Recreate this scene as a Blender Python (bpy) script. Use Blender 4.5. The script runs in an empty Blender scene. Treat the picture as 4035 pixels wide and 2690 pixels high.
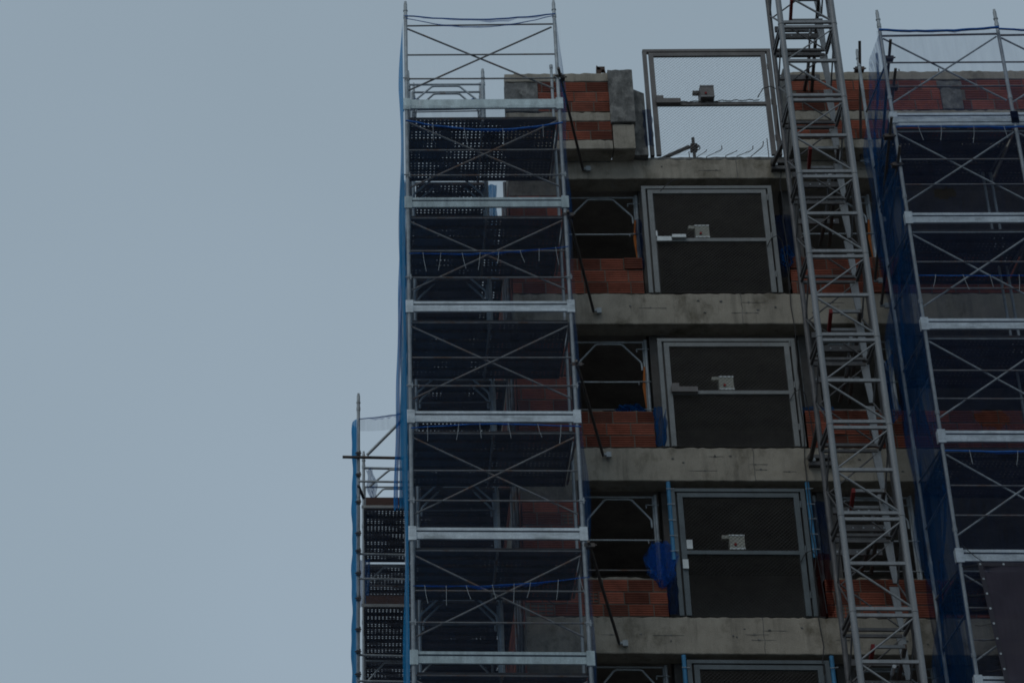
import bpy, math, random
from mathutils import Vector, Matrix
random.seed(7)
S = bpy.context.scene
R = math.radians
C = S.collection

# ------------------------------------------------------------------ camera
CAM = Vector((-0.7292, -30.1091, -12.3761))
YAW, PIT, ROL = -0.0536, 0.5294, 0.0267
FPX, CXP = 8644.7, 1032.7
cy, sy, cp, sp = math.cos(YAW), math.sin(YAW), math.cos(PIT), math.sin(PIT)
fwd = Vector((sy*cp, cy*cp, sp)); r0 = Vector((cy, -sy, 0)); u0 = r0.cross(fwd)
rgt = math.cos(ROL)*r0 + math.sin(ROL)*u0
upv = -math.sin(ROL)*r0 + math.cos(ROL)*u0
cam = bpy.data.cameras.new('camera'); co = bpy.data.objects.new('camera', cam); C.objects.link(co)
co.matrix_world = Matrix(((rgt.x, upv.x, -fwd.x, CAM.x), (rgt.y, upv.y, -fwd.y, CAM.y), (rgt.z, upv.z, -fwd.z, CAM.z), (0, 0, 0, 1)))
cam.sensor_width = 36; cam.lens = FPX/4035*36; cam.shift_x = (2017.5-CXP)/4035; cam.clip_end = 3000; cam.clip_start = 0.5
S.camera = co

# ------------------------------------------------------------------ world: dull overcast evening
w = bpy.data.worlds.new('World'); S.world = w; w.use_nodes = True
nt = w.node_tree; N = nt.nodes; L = nt.links; N.clear()
out = N.new('ShaderNodeOutputWorld'); bg = N.new('ShaderNodeBackground'); L.new(bg.outputs[0], out.inputs[0])
SUN_EL, SUN_AZ = R(48), R(150)
sky = N.new('ShaderNodeTexSky'); sky.sky_type = 'NISHITA'; sky.sun_disc = False; sky.sun_elevation = SUN_EL; sky.sun_rotation = SUN_AZ
skm = N.new('ShaderNodeMix'); skm.data_type = 'RGBA'; skm.blend_type = 'MULTIPLY'; skm.inputs[0].default_value = 1
L.new(sky.outputs[0], skm.inputs[6]); skm.inputs[7].default_value = (.06, .06, .06, 1)
tc = N.new('ShaderNodeTexCoord'); mp = N.new('ShaderNodeMapping'); L.new(tc.outputs['Generated'], mp.inputs[0])
nz = N.new('ShaderNodeTexNoise'); nz.inputs['Scale'].default_value = 3.5; nz.inputs['Detail'].default_value = 2; L.new(mp.outputs[0], nz.inputs[0])
cr = N.new('ShaderNodeValToRGB'); L.new(nz.outputs[0], cr.inputs[0])
cr.color_ramp.elements[0].position = .3; cr.color_ramp.elements[0].color = (3.1, 3.95, 4.7, 1)
cr.color_ramp.elements[1].position = .7; cr.color_ramp.elements[1].color = (3.36, 4.25, 5.1, 1)
cld = N.new('ShaderNodeMix'); cld.data_type = 'RGBA'; cld.inputs[0].default_value = .93   # cloud deck hides nearly all of the clear sky
L.new(skm.outputs[2], cld.inputs[6]); L.new(cr.outputs[0], cld.inputs[7])
sz = N.new('ShaderNodeSeparateXYZ'); L.new(tc.outputs['Generated'], sz.inputs[0])   # cloud slightly brighter towards the horizon
zr = N.new('ShaderNodeMapRange'); L.new(sz.outputs[2], zr.inputs[0]); zr.inputs[1].default_value = .25; zr.inputs[2].default_value = .75; zr.inputs[3].default_value = 1.02; zr.inputs[4].default_value = .90
zm_ = N.new('ShaderNodeMix'); zm_.data_type = 'RGBA'; zm_.blend_type = 'MULTIPLY'; zm_.inputs[0].default_value = 1; L.new(cld.outputs[2], zm_.inputs[6]); L.new(zr.outputs[0], zm_.inputs[7])
L.new(zm_.outputs[2], bg.inputs[0]); bg.inputs[1].default_value = .1

sl = bpy.data.lights.new('sun', 'SUN'); sl.energy = .5; sl.angle = R(35); sl.color = (1, .96, .9)
so = bpy.data.objects.new('sun', sl); C.objects.link(so); so.rotation_euler = (R(90)-SUN_EL, 0, R(-30))
S.view_settings.view_transform = 'Standard'; S.view_settings.look = 'None'; S.view_settings.exposure = 0; S.view_settings.gamma = 1
S.render.engine = 'CYCLES'
S.cycles.filter_width = 1.8; S.cycles.transparent_max_bounces = 24; S.cycles.max_bounces = 10; S.cycles.diffuse_bounces = 7

# ------------------------------------------------------------------ materials
def mat(name, base, rough=.8, metal=0, var=.25, scale=3, stain=None, bump=0, island=False, stretch=(1, 1, 1), spec=.3, fine=.12):
    m = bpy.data.materials.new(name); m.use_nodes = True; nt = m.node_tree; N = nt.nodes; L = nt.links
    b = N['Principled BSDF']; b.inputs['Roughness'].default_value = rough; b.inputs['Metallic'].default_value = metal
    b.inputs['Specular IOR Level'].default_value = spec
    geo = N.new('ShaderNodeNewGeometry'); mp = N.new('ShaderNodeMapping'); L.new(geo.outputs['Position'], mp.inputs[0]); mp.inputs['Scale'].default_value = stretch
    n1 = N.new('ShaderNodeTexNoise'); n1.inputs['Scale'].default_value = scale; n1.inputs['Detail'].default_value = 7; n1.inputs['Roughness'].default_value = .65
    L.new(mp.outputs[0], n1.inputs[0])
    r1 = N.new('ShaderNodeMapRange'); L.new(n1.outputs[0], r1.inputs[0]); r1.inputs[1].default_value = .3; r1.inputs[2].default_value = .7
    r1.inputs[3].default_value = 1-var; r1.inputs[4].default_value = 1+var
    mx = N.new('ShaderNodeMix'); mx.data_type = 'RGBA'; mx.blend_type = 'MULTIPLY'; mx.inputs[0].default_value = 1
    mx.inputs[6].default_value = (*base, 1); L.new(r1.outputs[0], mx.inputs[7]); col = mx.outputs[2]
    n2 = N.new('ShaderNodeTexNoise'); n2.inputs['Scale'].default_value = 60; n2.inputs['Detail'].default_value = 3; L.new(geo.outputs['Position'], n2.inputs[0])
    r2 = N.new('ShaderNodeMapRange'); L.new(n2.outputs[0], r2.inputs[0]); r2.inputs[1].default_value = .3; r2.inputs[2].default_value = .7
    r2.inputs[3].default_value = 1-fine; r2.inputs[4].default_value = 1+fine
    m2 = N.new('ShaderNodeMix'); m2.data_type = 'RGBA'; m2.blend_type = 'MULTIPLY'; m2.inputs[0].default_value = 1
    L.new(col, m2.inputs[6]); L.new(r2.outputs[0], m2.inputs[7]); col = m2.outputs[2]
    if name in ('concrete', 'concrete_dark', 'mortar'):   # drip streaks and damp patches
        mp5 = N.new('ShaderNodeMapping'); L.new(geo.outputs['Position'], mp5.inputs[0]); mp5.inputs['Scale'].default_value = (5, 5, .45)
        n5 = N.new('ShaderNodeTexNoise'); n5.inputs['Scale'].default_value = 1.2; n5.inputs['Detail'].default_value = 9; n5.inputs['Roughness'].default_value = .75; L.new(mp5.outputs[0], n5.inputs[0])
        r5 = N.new('ShaderNodeMapRange'); L.new(n5.outputs[0], r5.inputs[0]); r5.inputs[1].default_value = .5; r5.inputs[2].default_value = .68; r5.inputs[3].default_value = 1.04; r5.inputs[4].default_value = .68
        m5 = N.new('ShaderNodeMix'); m5.data_type = 'RGBA'; m5.blend_type = 'MULTIPLY'; m5.inputs[0].default_value = 1; L.new(col, m5.inputs[6]); L.new(r5.outputs[0], m5.inputs[7]); col = m5.outputs[2]
    if island:
        ri = N.new('ShaderNodeMapRange'); L.new(geo.outputs['Random Per Island'], ri.inputs[0]); ri.inputs[3].default_value = .5; ri.inputs[4].default_value = 1.45
        m3 = N.new('ShaderNodeMix'); m3.data_type = 'RGBA'; m3.blend_type = 'MULTIPLY'; m3.inputs[0].default_value = 1
        L.new(col, m3.inputs[6]); L.new(ri.outputs[0], m3.inputs[7]); col = m3.outputs[2]
    if stain:
        scol, ssc, sstr, lo, hi = stain
        mp2 = N.new('ShaderNodeMapping'); L.new(geo.outputs['Position'], mp2.inputs[0]); mp2.inputs['Scale'].default_value = sstr
        n3 = N.new('ShaderNodeTexNoise'); n3.inputs['Scale'].default_value = ssc; n3.inputs['Detail'].default_value = 8; n3.inputs['Roughness'].default_value = .7
        L.new(mp2.outputs[0], n3.inputs[0])
        r3 = N.new('ShaderNodeMapRange'); L.new(n3.outputs[0], r3.inputs[0]); r3.inputs[1].default_value = lo; r3.inputs[2].default_value = hi; r3.clamp = True
        m4 = N.new('ShaderNodeMix'); m4.data_type = 'RGBA'; L.new(r3.outputs[0], m4.inputs[0]); L.new(col, m4.inputs[6]); m4.inputs[7].default_value = (*scol, 1); col = m4.outputs[2]
    L.new(col, b.inputs['Base Color'])
    if bump:
        bp = N.new('ShaderNodeBump'); bp.inputs['Strength'].default_value = bump; bp.inputs['Distance'].default_value = .01
        L.new(n2.outputs[0], bp.inputs['Height']); L.new(bp.outputs[0], b.inputs['Normal'])
    return m

M = {}
M['galv'] = mat('galvanised_steel', (.34, .375, .395), .5, .25, .3, 4, ((.20, .15, .11), 3, (1, 1, .35), .6, .74))
M['galv_rail'] = mat('galvanised_rail', (.21, .215, .22), .55, .25, .35, 5, ((.17, .105, .07), 2.5, (1, 1, 1), .5, .62))
M['zinc'] = mat('zinc_board', (.68, .75, .79), .5, .2, .22, 2.2, ((.26, .29, .29), 1.6, (.8, 1, 3), .52, .75), stretch=(1, 1, 4))
M['zinc_dull'] = mat('zinc_board_dull', (.46, .55, .57), .55, .2, .28, 2.2, ((.55, .60, .62), 1.1, (2.6, 1, .2), .62, .66), stretch=(3, 1, 1))
M['groove'] = mat('board_groove', (.05, .06, .08), .8, 0)
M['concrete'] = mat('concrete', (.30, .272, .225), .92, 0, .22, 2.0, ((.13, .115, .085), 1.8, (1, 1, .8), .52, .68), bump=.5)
M['concrete_dark'] = mat('concrete_dark', (.13, .13, .125), .95, 0, .5, 5, ((.27, .265, .25), 5, (1.3, 1, .9), .5, .66), bump=.5)
M['soffit'] = mat('soffit_concrete', (.36, .34, .32), .95, 0, .25, 2)
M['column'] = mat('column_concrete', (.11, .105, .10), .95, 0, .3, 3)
M['mortar'] = mat('mortar', (.135, .12, .10), .95, 0, .35, 6, ((.11, .10, .09), 4, (1, 1, 1), .5, .65), bump=.5)
M['brick'] = mat('hollow_brick', (.225, .066, .040), .88, 0, .25, 5, ((.13, .06, .04), 5, (1, 1, 2), .6, .72), bump=.3, island=True)
M['brick_hole'] = mat('brick_hole', (.02, .012, .01), .95)
M['dark_steel'] = mat('dark_steel', (.085, .078, .075), .6, .3, .35, 6, ((.10, .055, .035), 6, (1, 1, 1), .52, .66))
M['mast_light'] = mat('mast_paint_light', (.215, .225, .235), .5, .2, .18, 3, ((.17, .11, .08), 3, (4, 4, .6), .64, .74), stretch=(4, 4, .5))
M['mast_dark_and_shade'] = mat('mast_dark_and_shade', (.10, .098, .10), .5, .35, .3, 4, ((.17, .165, .16), 3, (3, 3, .5), .55, .7))  # shade of the mast's rear side put into the colour; channels are dark steel
M['red'] = mat('red_paint', (.20, .014, .014), .55, 0, .3, 10)
M['deck_edge'] = mat('deck_edge', (.30, .31, .31), .6, .2, .3, 4)
M['brown_board'] = mat('brown_toe_board', (.075, .042, .036), .75, 0, .3, 5, stretch=(1, 1, 6))
M['gate_brown'] = mat('gate_paint_brownish_backlit', (.15, .14, .135), .55, .1, .2, 3)  # brownish paint; the roof gate's backlit darkness is put into the colour
M['gate_grey'] = mat('gate_paint_grey', (.205, .215, .215), .55, .1, .18, 3, ((.15, .12, .09), 4, (3, 1, .6), .62, .75))
M['gate_green'] = mat('gate_paint_greenish', (.105, .125, .135), .55, .1, .2, 3, ((.17, .06, .03), 4, (1, 1, 2), .66, .75))
M['mesh_metal'] = mat('expanded_metal', (.17, .165, .16), .6, .2, .2, 6)
M['mesh_pale'] = mat('expanded_metal_pale', (.26, .28, .29), .6, .2, .15, 6)
M['mesh_dark'] = mat('expanded_metal_dark', (.085, .085, .085), .6, .2, .2, 6)
M['box_grey'] = mat('enclosure_grey', (.40, .40, .35), .6, 0, .12, 4)
M['box_metal'] = mat('enclosure_metal', (.55, .58, .58), .5, .3, .15, 4)
M['cable'] = mat('black_cable', (.03, .03, .032), .6)
M['rebar'] = mat('rusty_rebar', (.07, .045, .035), .8)
M['blue_pipe'] = mat('blue_pipe', (.05, .20, .36), .55, 0, .25, 6)
M['blue_rope'] = mat('blue_rope', (.014, .095, .33), .7, 0, .3, 12)
M['string'] = mat('pale_string', (.38, .42, .45), .8)
M['orange'] = mat('orange_strap', (.35, .10, .015), .7)
M['white_tube'] = mat('white_tube', (.55, .58, .60), .4, .2, .2, 6)
M['ground'] = mat('earth_and_asphalt', (.14, .135, .125), .95, 0, .3, .3)

def net_mat(name, col, alpha, var=.5, stretch=(6, 6, .7)):
    m = bpy.data.materials.new(name); m.use_nodes = True; nt = m.node_tree; N = nt.nodes; L = nt.links; N.clear()
    o = N.new('ShaderNodeOutputMaterial'); mx = N.new('ShaderNodeMixShader'); L.new(mx.outputs[0], o.inputs[0])
    tr = N.new('ShaderNodeBsdfTransparent'); df = N.new('ShaderNodeBsdfDiffuse'); tl = N.new('ShaderNodeBsdfTranslucent')
    m2 = N.new('ShaderNodeMixShader'); m2.inputs[0].default_value = .6
    df.inputs[0].default_value = (*col, 1); tl.inputs[0].default_value = (*col, 1)
    L.new(df.outputs[0], m2.inputs[1]); L.new(tl.outputs[0], m2.inputs[2])
    g = N.new('ShaderNodeNewGeometry'); mp = N.new('ShaderNodeMapping'); mp.inputs['Scale'].default_value = stretch
    L.new(g.outputs['Position'], mp.inputs[0]); n = N.new('ShaderNodeTexNoise'); n.inputs['Scale'].default_value = 2.5; n.inputs['Detail'].default_value = 6
    L.new(mp.outputs[0], n.inputs[0]); r = N.new('ShaderNodeMapRange'); L.new(n.outputs[0], r.inputs[0]); r.inputs[1].default_value = .3; r.inputs[2].default_value = .7
    r.inputs[3].default_value = alpha*(1-var); r.inputs[4].default_value = min(.98, alpha*(1+var))
    L.new(r.outputs[0], mx.inputs[0]); L.new(tr.outputs[0], mx.inputs[1]); L.new(m2.outputs[0], mx.inputs[2])
    return m
M['net_sheer'] = net_mat('net_sheer', (.10, .13, .195), .20, .25)
M['net_top'] = net_mat('net_top', (.15, .2, .3), .03, .3)
M['net_front_b'] = net_mat('net_front_b', (.06, .09, .18), .25, .25)
M['net_top_b'] = net_mat('net_top_b', (.10, .14, .30), .20, .2)
M['net_blue'] = net_mat('net_blue', (.012, .10, .30), .66, .4, (10, 10, .5))
M['net_teal'] = net_mat('net_teal', (.05, .42, .70), .88, .12, (14, 14, .35))
M['net_dark'] = net_mat('net_dark', (.007, .035, .12), .6, .4)
M['net_hem'] = net_mat('net_hem', (.015, .08, .34), .45, .5, (1, 1, 9))
M['net_side'] = net_mat('net_side', (.016, .11, .30), .42, .6, (9, 9, .4))
M['net_red'] = net_mat('net_red', (.06, .008, .008), .6, .5)
M['net_clump'] = net_mat('net_clump', (.02, .15, .55), .38, .6, (7, 7, 4))
M['net_strip'] = net_mat('net_strip', (.035, .34, .70), .84, .16, (14, 14, .4))
M['banner'] = net_mat('banner_grey', (.135, .12, .155), .86, .06)
M['banner_hem'] = net_mat('banner_hem', (.13, .125, .15), .94, .04)

def deck_mat(name, base):
    """steel planks with round drain holes right through them"""
    m = bpy.data.materials.new(name); m.use_nodes = True; nt = m.node_tree; N = nt.nodes; L = nt.links
    b = N['Principled BSDF']; o = N['Material Output']; b.inputs['Roughness'].default_value = .7; b.inputs['Metallic'].default_value = .1
    g = N.new('ShaderNodeNewGeometry'); n = N.new('ShaderNodeTexNoise'); n.inputs['Scale'].default_value = 2; n.inputs['Detail'].default_value = 6
    L.new(g.outputs['Position'], n.inputs[0]); r = N.new('ShaderNodeMapRange'); L.new(n.outputs[0], r.inputs[0]); r.inputs[1].default_value = .3; r.inputs[2].default_value = .7; r.inputs[3].default_value = .7; r.inputs[4].default_value = 1.3
    mx = N.new('ShaderNodeMix'); mx.data_type = 'RGBA'; mx.blend_type = 'MULTIPLY'; mx.inputs[0].default_value = 1; mx.inputs[6].default_value = (*base, 1); L.new(r.outputs[0], mx.inputs[7]); L.new(mx.outputs[2], b.inputs['Base Color'])
    vm = N.new('ShaderNodeVectorMath'); vm.operation = 'DIVIDE'; L.new(g.outputs['Position'], vm.inputs[0]); vm.inputs[1].default_value = (.068, .084, 1000)
    fr = N.new('ShaderNodeVectorMath'); fr.operation = 'FRACTION'; L.new(vm.outputs[0], fr.inputs[0])
    sb = N.new('ShaderNodeVectorMath'); sb.operation = 'SUBTRACT'; L.new(fr.outputs[0], sb.inputs[0]); sb.inputs[1].default_value = (.5, .5, 0)
    ml = N.new('ShaderNodeVectorMath'); ml.operation = 'MULTIPLY'; L.new(sb.outputs[0], ml.inputs[0]); ml.inputs[1].default_value = (.068, .084, 0)
    le = N.new('ShaderNodeVectorMath'); le.operation = 'LENGTH'; L.new(ml.outputs[0], le.inputs[0])
    lt = N.new('ShaderNodeMath'); lt.operation = 'LESS_THAN'; L.new(le.outputs['Value'], lt.inputs[0]); lt.inputs[1].default_value = .0098
    n9 = N.new('ShaderNodeTexNoise'); n9.inputs['Scale'].default_value = 2.6; n9.inputs['Detail'].default_value = 4; L.new(g.outputs['Position'], n9.inputs[0])
    r9 = N.new('ShaderNodeMapRange'); L.new(n9.outputs[0], r9.inputs[0]); r9.inputs[1].default_value = .47; r9.inputs[2].default_value = .62; r9.inputs[3].default_value = .0112; r9.inputs[4].default_value = .0; L.new(r9.outputs[0], lt.inputs[1])   # mud clogs some holes
    tr = N.new('ShaderNodeBsdfTransparent'); ms = N.new('ShaderNodeMixShader'); L.new(lt.outputs[0], ms.inputs[0]); L.new(b.outputs[0], ms.inputs[1]); L.new(tr.outputs[0], ms.inputs[2]); L.new(ms.outputs[0], o.inputs[0])
    return m
M['deck'] = deck_mat('perforated_deck', (.085, .08, .09))

# ------------------------------------------------------------------ helpers
class MB:
    def __init__(s): s.v = []; s.f = []; s.mi = []; s.sm = []
    def _add(s, vs, fs, mi=0, smooth=False):
        o = len(s.v); s.v += [tuple(v) for v in vs]
        for f in fs: s.f.append(tuple(i+o for i in f)); s.mi.append(mi); s.sm.append(smooth)
        return s
    def box(s, x0, x1, y0, y1, z0, z1, mi=0):
        vs = [(x, y, z) for x in (x0, x1) for y in (y0, y1) for z in (z0, z1)]
        return s._add(vs, [(0, 1, 3, 2), (4, 6, 7, 5), (0, 4, 5, 1), (2, 3, 7, 6), (0, 2, 6, 4), (1, 5, 7, 3)], mi)
    def bar(s, a, b, wd, ht, mi=0, up=(0, 0, 1)):
        a = Vector(a); b = Vector(b); d = (b-a).normalized(); up = Vector(up)
        if abs(d.dot(up)) > .98: up = Vector((0, 1, 0))
        q = d.cross(up).normalized(); p = q.cross(d).normalized()
        vs = [c+q*(sx*wd/2)+p*(sz*ht/2) for c in (a, b) for sx in (-1, 1) for sz in (-1, 1)]
        return s._add(vs, [(0, 1, 3, 2), (4, 6, 7, 5), (0, 4, 5, 1), (2, 3, 7, 6), (0, 2, 6, 4), (1, 5, 7, 3)], mi)
    def tube(s, pts, r=.024, n=8, mi=0, caps=True):
        pts = [Vector(p) for p in pts]; rings = []; k = len(pts)
        d0 = (pts[1]-pts[0]).normalized(); ref = Vector((0, 0, 1)) if abs(d0.z) < .9 else Vector((0, 1, 0))
        q = d0.cross(ref).normalized()
        for i, p in enumerate(pts):
            d = (pts[min(i+1, k-1)]-pts[max(i-1, 0)]).normalized()
            q = (q-d*q.dot(d)).normalized(); e = d.cross(q); rr = r[i] if isinstance(r, (list, tuple)) else r
            rings.append([p+(q*math.cos(2*math.pi*j/n)+e*math.sin(2*math.pi*j/n))*rr for j in range(n)])
        vs = [v for ring in rings for v in ring]
        fs = [(i*n+j, i*n+(j+1) % n, (i+1)*n+(j+1) % n, (i+1)*n+j) for i in range(k-1) for j in range(n)]
        s._add(vs, fs, mi, True)
        if caps: s._add(rings[0], [tuple(range(n-1, -1, -1))], mi); s._add(rings[-1], [tuple(range(n))], mi)
        return s
    def sheet(s, P, mi=0, smooth=True):
        h = len(P); wd = len(P[0]); vs = [p for row in P for p in row]
        return s._add(vs, [(i*wd+j, i*wd+j+1, (i+1)*wd+j+1, (i+1)*wd+j) for i in range(h-1) for j in range(wd-1)], mi, smooth)
    def build(s, name, m, parent=None, loc=None):
        me = bpy.data.meshes.new(name); me.from_pydata(s.v, [], s.f)
        ms = m if isinstance(m, (list, tuple)) else [m]
        for q in ms: me.materials.append(M[q])
        me.polygons.foreach_set('material_index', s.mi); me.polygons.foreach_set('use_smooth', s.sm); me.update()
        o = bpy.data.objects.new(name, me); C.objects.link(o)
        if parent: o.parent = parent
        if loc: o.location = loc
        return o
def tag(o, label, cat, group=None, kind=None):
    if label: o['label'] = label
    if cat: o['category'] = cat
    if group: o['group'] = group
    if kind: o['kind'] = kind
    return o
def thing(name, label, cat, loc=(0, 0, 0), group=None):
    o = bpy.data.objects.new(name, None); C.objects.link(o); o.location = loc; o.empty_display_size = .2
    return tag(o, label, cat, group)
def copy_tree(o, parent=None):
    c = o.copy(); C.objects.link(c); c.parent = parent
    for ch in list(o.children): copy_tree(ch, c)
    return c
rn = lambda a, b: random.uniform(a, b)
GZ = -14.0

# ------------------------------------------------------------------ ground
g = MB(); g.sheet([[(x, y, GZ) for x in (-900, 0, 900)] for y in (-900, 0, 900)], smooth=False)
tag(g.build('ground', 'ground'), None, None, kind='structure')

# ------------------------------------------------------------------ building
XL, XR, YF, YB = 1.86, 13.4, 2.4, 9.0
bld = thing('concrete_building', 'unfinished concrete frame building with terracotta hollow brick infill and bare floor beams', 'building', (XL, YF, GZ))
def bp(mb, name, m): 
    o = mb.build(name, m, bld); o.location = (-XL, -YF, -GZ); return o
def bricks(mb, x0, x1, z0, z1, y, th, courses, bl=.40, gap=.02, seed=0, hole=.06, side=False, skip=()):
    """hollow bricks in running bond with ribbed faces; y = front face"""
    rr = random.Random(seed); ch = (z1-z0)/courses
    for c in range(courses):
        z = z0+c*ch; x = x0-(bl*rr.uniform(.15, .85))
        while x < x1:
            a, b = max(x, x0), min(x+bl-gap, x1); x += bl
            if b-a < .05: continue
            dy = rr.uniform(-.006, .006); bz = z+rr.uniform(.010, .018); tz = z+ch-rr.uniform(.006, .014)
            if rr.random() < hole*.3: dy -= .035
            q = a, b
            nrib = 5; hh = (tz-bz)/nrib
            if rr.random() < hole and b-a > .12:   # brick laid end on: open cells
                mb.box(a, b, y+dy+.05, y+th, bz, tz, 2)
                for i in range(4): xx = a+(b-a-.012)*i/3; mb.box(xx, xx+.012, y+dy, y+dy+.05, bz, tz)
                for i in range(4): zz = bz+(tz-bz-.012)*i/3; mb.box(a+.001, b-.001, y+dy+.001, y+dy+.05, zz, zz+.012)
                continue
            prof = []
            for i in range(nrib):
                prof += [(y+dy, bz+i*hh+.006), (y+dy, bz+(i+1)*hh-.006), (y+dy+.010, bz+(i+1)*hh-.003), (y+dy+.010, bz+(i+1)*hh+.002)]
            prof = prof[:-2]; prof = [(y+th, bz)]+[(y+dy, bz)]+prof+[(y+dy, tz), (y+th, tz)]
            n = len(prof); vs = [(a, p[0], p[1]) for p in prof]+[(b, p[0], p[1]) for p in prof]
            fs = [(i, (i+1) % n, (i+1) % n+n, i+n) for i in range(n)]+[tuple(range(n-1, -1, -1)), tuple(range(n, 2*n))]
            mb._add(vs, fs)
    mb.box(x0, x1, y+.012, y+th-.005, z0, z1, 1)
BM = ['brick', 'mortar', 'brick_hole']

def rough_band(x0, x1, y0, y1, z0, z1, seed, m='concrete', name='edge_beam', amp=.012, step=.07, top=.02):
    """cast concrete: slightly uneven top arris and chipped edges"""
    rr = random.Random(seed); n = max(2, int((x1-x0)/step)); mb = MB(); ro = []
    for i in range(n+1):
        x = x0+(x1-x0)*i/n; t = z1+rr.uniform(-top, top*.3); b = z0+rr.uniform(-.004, .005)
        f = y0+rr.uniform(-.003, .003)
        ro.append([(x, y1, b), (x, f+.01, b), (x, f, b+.012), (x, f, (z0+z1)/2), (x, f+rr.uniform(0, .004), t-.02), (x, f+.015+rr.uniform(0, amp), t), (x, y1, t), (x, y1, b)])
    mb.sheet(ro, smooth=False)
    for r_ in (ro[0], ro[-1]): mb._add(r_[:7], [tuple(range(7)) if r_ is ro[-1] else tuple(range(6, -1, -1))])
    return mb
# per storey: beam bottom, beam top
ST = [(10.03, 10.46), (7.02, 7.635), (4.02, 4.64), (.98, 1.61), (-2.03, -1.42), (-5.04, -4.43), (-8.05, -7.44), (-11.06, -10.45)]
for i, (zb, zt) in enumerate(ST):
    mb = rough_band(XL, XR, YF, YF+.4, zb, zt, 20+i)
    if i < 5:   # formwork marks, seams and tie holes cast in the face
        rr = random.Random(50+i)
        for sx in (3.2, 6.15, 8.7): mb.box(sx+rr.uniform(-.2, .2), sx+.2+rr.uniform(-.19, -.18)+.012, YF-.006, YF+.01, zb+.03, zt-.03) if False else None
        for q in range(14 if i else 3):
            xx = rr.uniform(2.9, 8.2); zz = zb+(zt-zb)*rr.uniform(.25, .75)
            mb.box(xx, xx+rr.uniform(.02, .045), YF-.012, YF+.003, zz, zz+rr.uniform(.012, .03), 1)
            if rr.random() < .6: mb.box(xx-rr.uniform(.05, .3), xx+rr.uniform(.08, .3), YF-.0055, YF+.002, zz+.004, zz+.009, 1)
        sx = 5.9-.1*i+rr.uniform(-.05, .05)
        pts = [(sx+rr.uniform(-.012, .012), YF-.003, zb+(zt-zb)*k/6) for k in range(7)]
        mb.tube(pts, .005, 4, 1)
    bp(mb, 'edge_beam', ['concrete', 'concrete_dark'])
    sl_ = MB(); sl_.box(XL+.01, XR-.01, YF+.4, YB, zt-.28, zt-.01); bp(sl_, 'floor_slab', 'soffit')
# solid bay behind the left scaffold, low infill walls, sills
def storey_walls(i):
    zb, zt = ST[i]; top = ST[i-1][0]
    if i <= 4:
        mb = MB(); bricks(mb, XL, 2.78, zt, top-.35, YF+.01, .2, 9 if i != 2 else 9, seed=100+i, hole=.12); mb.box(XL, 2.78, YF+.012, YF+.25, top-.35, top, 1)
        bp(mb, 'brick_wall', BM)
        h = (8.36, 5.33, 2.26, -.8)[i-1]
        mb = MB(); bricks(mb, 2.785, 4.12, zt, h, YF+.015, .2, 3, seed=200+i+(i == 2)*5, hole=.02); bp(mb, 'low_brick_wall', BM)
        mb = rough_band(2.79, 4.02, YF+.22, YF+.36, zt, h+(.13, .12, .14, .1)[i-1], 300+i, top=.03); bp(mb, 'window_sill', 'concrete')
        mb = MB(); bricks(mb, 6.63+.03*(i == 1), 8.42, zt, h+.02, YF+.015, .2, 3, seed=230+i, hole=.10)
        bp(mb, 'low_brick_wall', BM)
        mb = MB(); bricks(mb, 8.425, XR-.3, zt, h+.02, YF+.015, .2, 3, seed=260+i, hole=.03); bp(mb, 'low_brick_wall', BM)
        mb = rough_band(6.9, XR-.3, YF+.22, YF+.36, zt, h+.14, 320+i, top=.03); bp(mb, 'window_sill', 'concrete')
    else:
        mb = MB(); bricks(mb, XL, 4.12, zt, top, YF+.01, .2, 12, seed=100+i); bp(mb, 'brick_wall', BM)
        mb = MB(); bricks(mb, 6.65, XR-.3, zt, top, YF+.01, .2, 12, seed=130+i); bp(mb, 'brick_wall', BM)
for i in range(1, 8): storey_walls(i)
mb = MB(); mb.box(XL, XR, YF, YF+.3, GZ, ST[7][0]-.003); bp(mb, 'base_wall', 'concrete')
# columns, side wall, back and inner walls
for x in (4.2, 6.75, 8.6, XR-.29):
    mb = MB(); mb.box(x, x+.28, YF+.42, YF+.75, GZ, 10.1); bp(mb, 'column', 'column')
side = MB()
for i in range(1, 8):
    zb, zt = ST[i]; top = ST[i-1][0]
for zz0, zz1 in [(ST[i][1], ST[i-1][0]) for i in range(1, 8)]:
    n = 12; ch = (zz1-zz0)/n
    for c in range(n):
        y = 2.62-(.2 if c % 2 else 0)
        while y < 8.8:
            a, b = max(y, 2.62), min(y+.38, 8.8); y += .4
            if b-a > .05: side.box(XL-.004+rn(0, .004), XL+.18, a, b, zz0+c*ch+.012, zz0+(c+1)*ch-.012)
    side.box(XL+.008, XL+.17, 2.62, 8.8, zz0, zz1, 1)
bp(side, 'side_wall', BM)
mb = MB()
for i in range(8): mb.box(XL+.002, XL+.3, YF+.402, 8.8, ST[i][0]+.003, ST[i][1]-.003)
bp(mb, 'side_beam', 'concrete')
for yy in (2.75, 3.3, 3.9):
    mb = MB(); mb.tube([(XL-.05, yy, GZ+.1), (XL-.05, yy, 10.2)], .03); bp(mb, 'downpipe', 'galv_rail')
mb = MB(); mb.box(2.1, XR, 6.9, 7.1, GZ, 10.15); mb.box(XR-.01, XR+.2, YF+.41, YB, GZ, 10.15);
bp(mb, 'inner_wall', 'soffit')
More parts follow.
